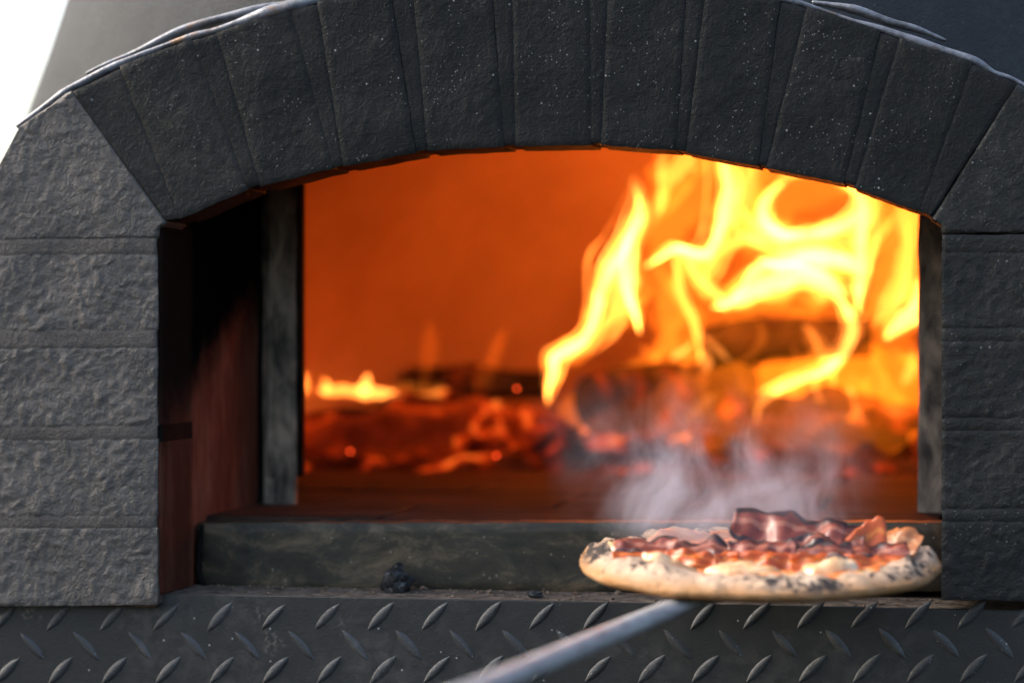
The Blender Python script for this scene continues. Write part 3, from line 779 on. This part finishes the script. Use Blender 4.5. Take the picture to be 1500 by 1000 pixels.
# rounded outside and underside
for rr_, hh in ((1.012, 0.010), (1.010, 0.005), (0.985, 0.0012), (0.9, 0.0), (0.02, 0.0)):
    for i in range(na):
        a = 2 * math.pi * i / na; Rm = rimR(a) * rr_
        V.append((math.cos(a) * Rm, math.sin(a) * Rm, hh * (0.8 + 0.4 * nz((math.cos(a), math.sin(a), 0), 3))))
for i in range(na): Fc.append((0, 1 + i, 1 + (i + 1) % na))
for j in range(nr - 1 + 5):
    for i in range(na):
        i2 = (i + 1) % na; Fc.append((1 + j * na + i, 1 + (j + 1) * na + i, 1 + (j + 1) * na + i2, 1 + j * na + i2))
plink('crust', mesh('crust', V, Fc), M['crust'])
# sauce and melted cheese layers
def topping(name, cx, cy, rx, ry, lift, thick, mat, seed, n=56, m=12):
    V = []; Fc = []
    for j in range(m + 1):
        r = j / m
        for i in range(n):
            a = 2 * math.pi * i / n
            k = r * (1 + 0.16 * nz((math.cos(a), math.sin(a), seed), 1.5) + 0.08 * nz((math.cos(a), math.sin(a), seed), 4))
            x = cx + math.cos(a) * rx * k; y = cy + math.sin(a) * ry * k
            rp = math.hypot(x, y) / RP; an = math.atan2(y, x)
            z = top_h(min(rp, 1), an) + lift + thick * (1 - r ** 4) * (1 + 0.5 * nz((x, y, seed), 60)) - 0.002 * (j == m)
            V.append((x, y, z))
    for j in range(m):
        for i in range(n):
            i2 = (i + 1) % n; Fc.append((j * n + i, (j + 1) * n + i, (j + 1) * n + i2, j * n + i2))
    return plink(name, mesh(name, V, Fc), mat)
def food(name, stops, sc, rough, sss=0.15, bmp=0.4):
    b = N(name); tc = b.new('ShaderNodeTexCoord').outputs['Object']
    c = b.ramp(b.noise(tc, sc, 5, 0.6, 0.4), stops)
    b.set(c, rough, b.bump(b.noise(tc, sc * 3, 4), bmp, 0.0015), spec=0.5)
    b.p.inputs['Subsurface Weight'].default_value = sss; b.p.inputs['Subsurface Radius'].default_value = (0.006, 0.002, 0.001); b.p.inputs['Subsurface Scale'].default_value = 1.0
    return b.m
M['sauce'] = food('sauce', [(0.32, (0.42, 0.075, 0.018)), (0.5, (0.62, 0.17, 0.045)), (0.66, (0.72, 0.40, 0.16)), (0.8, (0.80, 0.62, 0.40))], 55, 0.35)
M['cheese'] = food('cheese', [(0.3, (0.44, 0.19, 0.06)), (0.5, (0.58, 0.36, 0.18)), (0.75, (0.66, 0.52, 0.36))], 60, 0.32)
M['ham'] = food('ham', [(0.3, (0.44, 0.17, 0.11)), (0.5, (0.54, 0.27, 0.185)), (0.75, (0.62, 0.42, 0.31))], 38, 0.38)
topping('sauce', 0, 0, RP * 0.80, RP * 0.80, 0.0006, 0.0030, M['sauce'], 1, 80, 18)
topping('ham_slice', -0.040, 0.052, 0.052, 0.040, 0.0022, 0.002, M['ham'], 2)
topping('cheese', -0.092, -0.005, 0.026, 0.030, 0.0012, 0.003, M['cheese'], 3)
topping('cheese', -0.005, -0.072, 0.030, 0.013, 0.003, 0.007, M['cheese'], 4)
topping('cheese', 0.055, -0.068, 0.022, 0.014, 0.004, 0.008, M['cheese'], 5)
topping('cheese', -0.060, -0.070, 0.020, 0.012, 0.003, 0.006, M['cheese'], 6)
topping('cheese', 0.095, 0.010, 0.022, 0.026, 0.0012, 0.004, M['cheese'], 7)
topping('cheese', 0.055, 0.065, 0.034, 0.022, 0.0012, 0.003, M['cheese'], 8)

def bacon_mat(name, lean, fat, edge_char, red=0.0):
    b = N(name); uv = b.new('ShaderNodeUVMap').outputs[0]; tc = b.new('ShaderNodeTexCoord').outputs['Object']
    s = b.sep(uv)
    wv = b.math('ADD', s[1], b.math('MULTIPLY', b.math('SUBTRACT', b.noise(uv, 3.0, 4, 0.6), 0.5), 0.35))
    stripe = b.mrange(b.math('SINE', b.math('MULTIPLY', wv, 13.0)), 0.35, 0.85)
    c = b.mix(b.math('MULTIPLY', stripe, 0.5), b.mix(b.noise(tc, 110, 4), lean, tuple(x * 0.6 for x in lean)), fat)
    ed = b.math('ABSOLUTE', b.math('SUBTRACT', wv, 0.5))
    en = b.math('ADD', ed, b.math('MULTIPLY', b.math('SUBTRACT', b.noise(tc, 70, 4, 0.6), 0.5), 0.55))
    cm = b.mrange(en, 0.50 - edge_char * 0.22, 0.60 - edge_char * 0.18)
    c = b.mix(b.math('MULTIPLY', cm, 0.95), c, (0.022, 0.016, 0.018))
    b.set(c, 0.38, b.bump(b.noise(tc, 220, 4), 0.4, 0.001), spec=0.5)
    b.p.inputs['Subsurface Weight'].default_value = 0.15; b.p.inputs['Subsurface Radius'].default_value = (0.005, 0.0015, 0.0008); b.p.inputs['Subsurface Scale'].default_value = 1.0
    return b.m
M['bacon'] = bacon_mat('bacon', (0.23, 0.048, 0.028), (0.44, 0.19, 0.125), 1.0)
M['bacon_char'] = bacon_mat('bacon_char', (0.17, 0.04, 0.025), (0.38, 0.16, 0.11), 1.3)
M['bacon_red'] = bacon_mat('bacon_red', (0.50, 0.085, 0.007), (0.64, 0.22, 0.035), 0.15)
M['bacon_pale'] = bacon_mat('bacon_pale', (0.50, 0.17, 0.055), (0.62, 0.33, 0.15), 0.1)
def bacon(x, y, z, L, W, ang, tilt, mat, seed, wave=0.003, lift=0.0, curl=0.0, taper=0.0):
    """wavy rasher; ang turns it on the pizza, tilt raises its far side, lift raises the left end"""
    nu, nv = 36, 9; V = []; U = []; Fc = []
    ca, sa = math.cos(R(ang)), math.sin(R(ang)); ct, st = math.cos(R(tilt)), math.sin(R(tilt))
    for side in (0, 1):
        for i in range(nu + 1):
            u = i / nu; s = (u - 0.5) * L
            wl_ = W * (0.78 + 0.3 * math.sin(math.pi * u) ** 0.5) * (1 + 0.22 * nz((u * 5, seed, 0), 1.0))
            for j in range(nv + 1):
                v = j / nv; t = ((v - 0.5) * wl_ if not taper else v * wl_ * (1 - taper * (1 - u)) - W * 0.5) + 0.0025 * nz((u * 7, v, seed), 1.0)
                h = 0.55 * wave * math.sin(u * L * 150 + seed * 2 + v * 1.4) + 1.5 * wave * nz((u * L * 70, v * 1.6, seed), 1.3) + lift * (1 - u) ** 3 + curl * (2 * v - 1) ** 2
                h += (0.0009 if side == 0 else -0.0009) * (1 if 0 < j < nv else 0.35)
                yy = t * ct - h * st; zz = t * st + h * ct
                V.append((x + s * ca - yy * sa, y + s * sa + yy * ca, z + zz)); U.append((u * L / W, v))
    n1 = (nu + 1) * (nv + 1)
    for i in range(nu):
        for j in range(nv):
            a = i * (nv + 1) + j
            Fc.append((a, a + nv + 1, a + nv + 2, a + 1)); Fc.append((n1 + a, n1 + a + 1, n1 + a + nv + 2, n1 + a + nv + 1))
    for i in range(nu):
        a = i * (nv + 1); Fc.append((a, n1 + a, n1 + a + nv + 1, a + nv + 1))
        a += nv; Fc.append((a, a + nv + 1, n1 + a + nv + 1, n1 + a))
    for j in range(nv):
        a = j; Fc.append((a, a + 1, n1 + a + 1, n1 + a)); a = nu * (nv + 1) + j; Fc.append((a, n1 + a, n1 + a + 1, a + 1))
    me = mesh('bacon_slice', V, Fc); ul = me.uv_layers.new(name='UVMap')
    for lp in me.loops: ul.data[lp.index].uv = U[lp.vertex_index]
    return plink('bacon_slice', me, mat)
B, BC, BR, BP = M['bacon'], M['bacon_char'], M['bacon_red'], M['bacon_pale']
bacon(0.022, 0.002, 0.0285, 0.084, 0.034, -9, 40, B, 1, 0.0036, 0.012)
bacon(0.050, -0.014, 0.0245, 0.056, 0.016, -6, 22, BC, 2, 0.0035)
bacon(-0.084, -0.016, 0.0190, 0.048, 0.026, 8, 20, B, 3, 0.0030)
bacon(-0.080, -0.034, 0.0145, 0.054, 0.010, 2, 40, BR, 16, 0.002)
bacon(-0.040, -0.028, 0.0205, 0.044, 0.024, -12, 22, BC, 4, 0.0034)
bacon(-0.040, -0.046, 0.0150, 0.056, 0.016, -9, 46, BR, 5, 0.003)
bacon(0.004, -0.030, 0.0205, 0.050, 0.027, 7, 26, B, 6, 0.0034)
bacon(0.004, -0.050, 0.0155, 0.066, 0.017, 2, 48, BR, 7, 0.003)
bacon(0.050, -0.036, 0.0215, 0.040, 0.021, -8, 24, BC, 8, 0.003)
bacon(0.050, -0.051, 0.0160, 0.048, 0.016, 8, 48, BR, 9, 0.003)
bacon(0.074, -0.004, 0.031, 0.040, 0.034, 12, 70, BR, 10, 0.002, 0.0, 0.0, 0.8)
bacon(0.102, 0.004, 0.0235, 0.036, 0.024, -24, 44, BP, 11, 0.0025)
bacon(0.084, -0.024, 0.0205, 0.054, 0.022, 12, 20, B, 12, 0.003)
bacon(0.090, -0.044, 0.0155, 0.040, 0.014, 16, 45, BR, 13, 0.002)
bacon(0.062, 0.034, 0.021, 0.052, 0.024, -12, 26, B, 14, 0.003)
bacon(-0.094, 0.008, 0.0150, 0.036, 0.018, 20, 10, BP, 15, 0.002)

# ================================================================== PEEL
b = N('peel_metal'); P = b.pos()
sc = b.noise(b.scale(P, (0.6, 0.6, 3)), 60, 5, 0.6)
M['peel'] = b.set(b.ramp(sc, [(0.3, (0.22, 0.21, 0.205)), (0.7, (0.42, 0.41, 0.40))]), 0.45, b.bump(b.noise(P, 120, 4), 0.15, 0.0006), metal=0.0, spec=0.25)
pl = tag(empty('pizza_peel', PC), 'metal pizza peel with a round blade and long tube handle', 'peel')
pl.rotation_euler = pz.rotation_euler
bm = bmesh.new(); bmesh.ops.create_cone(bm, cap_ends=True, segments=80, radius1=0.118, radius2=0.120, depth=0.0016)
bmesh.ops.translate(bm, verts=bm.verts, vec=(0, 0, -0.0012))
me = bpy.data.meshes.new('blade'); bm.to_mesh(me); bm.free()
o = link('blade', me, M['peel'], None, True, 40); o.parent = pl
h0 = at(1062, 874, -0.20); h1 = at(1000, 884, -0.235); h2 = at(940, 909, -0.29); h3 = at(722, 1000, -0.60); h4 = at(440, 1116, -0.93)
# flattened neck running into a round tube
V = []; Fc = []
path = [h0, h0.lerp(h1, 0.5), h1, h1.lerp(h2, 0.4), h2, h2.lerp(h3, 0.33), h2.lerp(h3, 0.66), h3, h4]
ra = [0.016, 0.0145, 0.012, 0.0090, 0.0072, 0.0070, 0.0069, 0.0068, 0.0068]; flt = [0.06, 0.12, 0.35, 0.75, 1, 1, 1, 1, 1]
for k, p in enumerate(path):
    tg = (path[min(k + 1, 8)] - path[max(k - 1, 0)]).normalized(); a = tg.cross(Vector((0, 0, 1))).normalized(); u = a.cross(tg).normalized()
    for i in range(28):
        an = 2 * math.pi * i / 28
        V.append(p + a * math.cos(an) * ra[k] + u * math.sin(an) * ra[k] * flt[k])
for k in range(8):
    for i in range(28): Fc.append((k * 28 + i, k * 28 + (i + 1) % 28, (k + 1) * 28 + (i + 1) % 28, (k + 1) * 28 + i))
Fc.append(tuple(range(27, -1, -1))); Fc.append(tuple(8 * 28 + i for i in range(28)))
o = link('handle', mesh('handle', V, Fc), M['peel'], None); o.parent = pl
bpy.context.view_layer.update()
o.matrix_parent_inverse = pl.matrix_world.inverted()

# ================================================================== STEAM
b = N('steam'); b.n.remove(b.p)
tc = b.new('ShaderNodeTexCoord').outputs['Object']; s = b.sep(tc)
wp = b.new('ShaderNodeTexNoise', Scale=9.0, Detail=2.0); b.l.new(tc, wp.inputs['Vector'])
wv = b.new('ShaderNodeVectorMath', _operation='MULTIPLY_ADD'); b.l.new(wp.outputs['Color'], wv.inputs[0]); wv.inputs[1].default_value = (0.13, 0.06, 0.09); b.l.new(tc, wv.inputs[2])
n1 = b.noise(b.scale(wv.outputs[0], (1.15, 1.0, 0.55)), 21, 6, 0.68)
den = b.mrange(n1, 0.42, 0.78)
# thickest just above the pizza, thinning upwards and to the sides
fx = b.mrange(b.math('ABSOLUTE', b.math('ADD', s[0], b.math('MULTIPLY', s[2], 0.25))), 0.03, 0.14, 1.0, 0.0)
fz = b.math('MULTIPLY', b.mrange(s[2], 0.005, 0.115, 1.0, 0.0), b.mrange(s[2], -0.03, 0.0))
fy = b.mrange(b.math('ABSOLUTE', s[1]), 0.02, 0.055, 1.0, 0.0)
den = b.math('MULTIPLY', b.math('MULTIPLY', den, fx), b.math('MULTIPLY', fz, fy))
pv = b.new('ShaderNodeVolumePrincipled'); pv.inputs['Color'].default_value = (0.82, 0.85, 0.97, 1); pv.inputs['Anisotropy'].default_value = 0.0
b.l.new(b.math('MULTIPLY', den, 29.0), pv.inputs['Density']); b.l.new(pv.outputs[0], b.out.inputs['Volume'])
sc_ = at(1060, 754, -0.085)
bm = bmesh.new(); bmesh.ops.create_icosphere(bm, subdivisions=3, radius=1)
for v in bm.verts: v.co = Vector((v.co.x * 0.17, v.co.y * 0.065, v.co.z * 0.09 + 0.055))
me = bpy.data.meshes.new('steam'); bm.to_mesh(me); bm.free()
o = link('steam', me, b.m); o.location = sc_
tag(o, 'pale steam drifting up behind the hot pizza', 'steam', kind='stuff')
